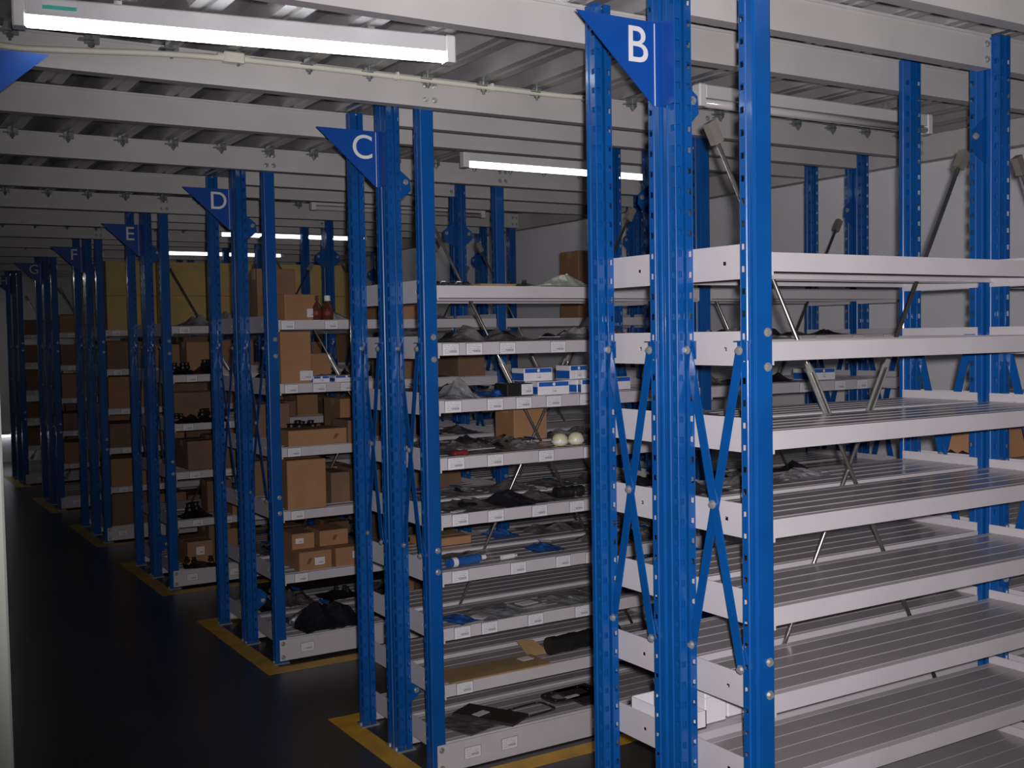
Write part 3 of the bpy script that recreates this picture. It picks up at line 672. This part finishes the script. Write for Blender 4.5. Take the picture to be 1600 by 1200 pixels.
carton(*D(1, 471, .3), .165, .22, .09, 0, 'carton', (.02, .04, .05, .035), prnt=-.045, tape=False); carton(*D(1, 527, .3), .165, .22, .09, 0, 'carton', (.03, .05, .05, .035), tape=False)
carton(*D(1, 455, .45), .115, .18, .075, 0, 'carton', (-.02, .04, .04, .025), dz=.091, tape=False); carton(*D(1, 503, .45), .15, .18, .075, 0, 'carton', prnt=-.01, dz=.092, tape=False)
bag(*D(0, 495, .45), .36, .36, .13, 'bagd', .05, 'large bag of black plastic', False, 'bluep'); bag(*D(0, 590, .45), .17, .36, .10, 'bagd', .05, 'large bag of black plastic', False)
for k in range(6):
    fill('D', 'front', k, 2.35, bay[0][1], YD, .42, ['carton', 'bag', 'dark'], .12)
    if k < 5: fill('D', 'rear', k, bay[0][0], bay[0][1], YD+.47, .4, ['carton', 'bag', 'lump', 'dark'], .11)
carton('D', 'rear', 5, 4.03, YD+.70, .2, .2, .21, 0, 'carton'); carton('D', 'rear', 5, 4.03, YD+.70, .2, .2, .21, 0, 'carton', dz=.211); 
# --- row E ------------------------------------------------------------------------
YE = ROWS['E'][0]
def E(k, u, frac): p = ony(u, 500, YE+.44*frac); return ('E', 'front', k, p.x, YE+.44*frac)
bag(*E(5, 300, .4), .26, .25, .1, 'bagc', 0, 'large clear plastic bag', True); bag(*E(5, 350, .4), .22, .25, .16, 'bagc', 0, 'large clear plastic bag', False)
lumps(*E(4, 285, .25), .16, .1); lumps(*E(4, 315, .3), .18, .12); carton(*E(4, 312, .7), .22, .15, .2, 0, 'carton')
lumps(*E(3, 290, .2), .2, .08); lumps(*E(3, 322, .2), .2, .11); carton(*E(3, 300, .7), .3, .15, .18, 0, 'carton2')
carton(*E(2, 302, .5), .2, .3, .18, 0, 'carton2'); carton(*E(2, 338, .5), .16, .3, .2, 0, 'carton2')
lumps(*E(1, 295, .3), .2, .12); carton(*E(1, 330, .7), .16, .15, .2, 0, 'carton2'); carton(*E(1, 362, .3), .12, .2, .1, 0, 'carton')
carton(*E(0, 292, .45), .16, .3, .15, 0, 'carton', (0, .09, .05, .05)); carton(*E(0, 325, .55), .14, .25, .23, 0, 'carton2'); lumps(*E(0, 300, .12), .2, .08); carton(*E(0, 350, .5), .12, .25, .2, 0, 'carton')
for k in range(5):
    fill('E', 'front', k, 2.42, bay[0][1], YE, .42, ['carton', 'lump', 'carton'], .11)
# --- rows F, G and H: mostly cartons -------------------------------------------------
YF = ROWS['F'][0]
for bi in (0, 1):
    x = bay[bi][0]+.01; n = 3; ww = (bay[bi][1]-x)/n
    for i in range(n):
        for j in (0, 1):
            m = 'carton3'
            if bi == 1 and j == 1 and i == 2: continue
            carton('F', 'front', 5, x+ww*(i+.5), YF+.24, ww-.012, .40, .262, 0, m, dz=.264*j, what='large yellowish carton')
for k in range(5):
    for bi in (0, 1):
        x = bay[bi][0]; n = 3 if k % 2 else 4; ww = (bay[bi][1]-x)/n
        for i in range(n): carton('F', 'front', k, x+ww*(i+.5), YF+.24, ww-.015, .38, .24-.03*((i+k) % 3), 0, 'carton' if (i+k) % 2 else 'carton2', what='brown cardboard carton')
for r in 'GH':
    yy = ROWS[r][0]
    for k in range(6):
        x = bay[0][0]; n = 3; ww = (bay[0][1]-x)/n
        for i in range(n):
            if (i*5+k*3) % 7 == 0: continue
            carton(r, 'front', k, x+ww*(i+.5), yy+.24, ww-.015, .38, .22-.03*((i+k) % 3), 0, ('carton2', 'carton')[(i+k) % 2] if r == 'G' else 'carton2', what='dark brown carton')
# ------------------------------------------------------------------ labels for the stock
groups = {}
for it in pending: groups.setdefault(it[1][:3]+(it[3],), []).append(it)
NUM = ['first', 'second', 'third', 'fourth', 'fifth', 'sixth', 'seventh', 'eighth', 'ninth', 'tenth', 'eleventh', 'twelfth', 'thirteenth', 'fourteenth']
for key, its in groups.items():
    r, side, k, what = key; n = len(levels(r)); lev = 'bottom' if k == 0 else ORD[n-1-k]
    its.sort(key=lambda t: (round(t[2], 3), t[0].location.z))
    for i, t in enumerate(its):
        where = '%s shelf%s of row %s%s' % (lev, '' if lev in ('top', 'bottom') else ' down', r, ' rear' if side == 'rear' else '')
        t[0]['label'] = what+(' on the ' if len(its) == 1 else ', %s from left on ' % NUM[i])+where
        t[0]['group'] = '%s items on the shelves of row %s' % (t[4], r)
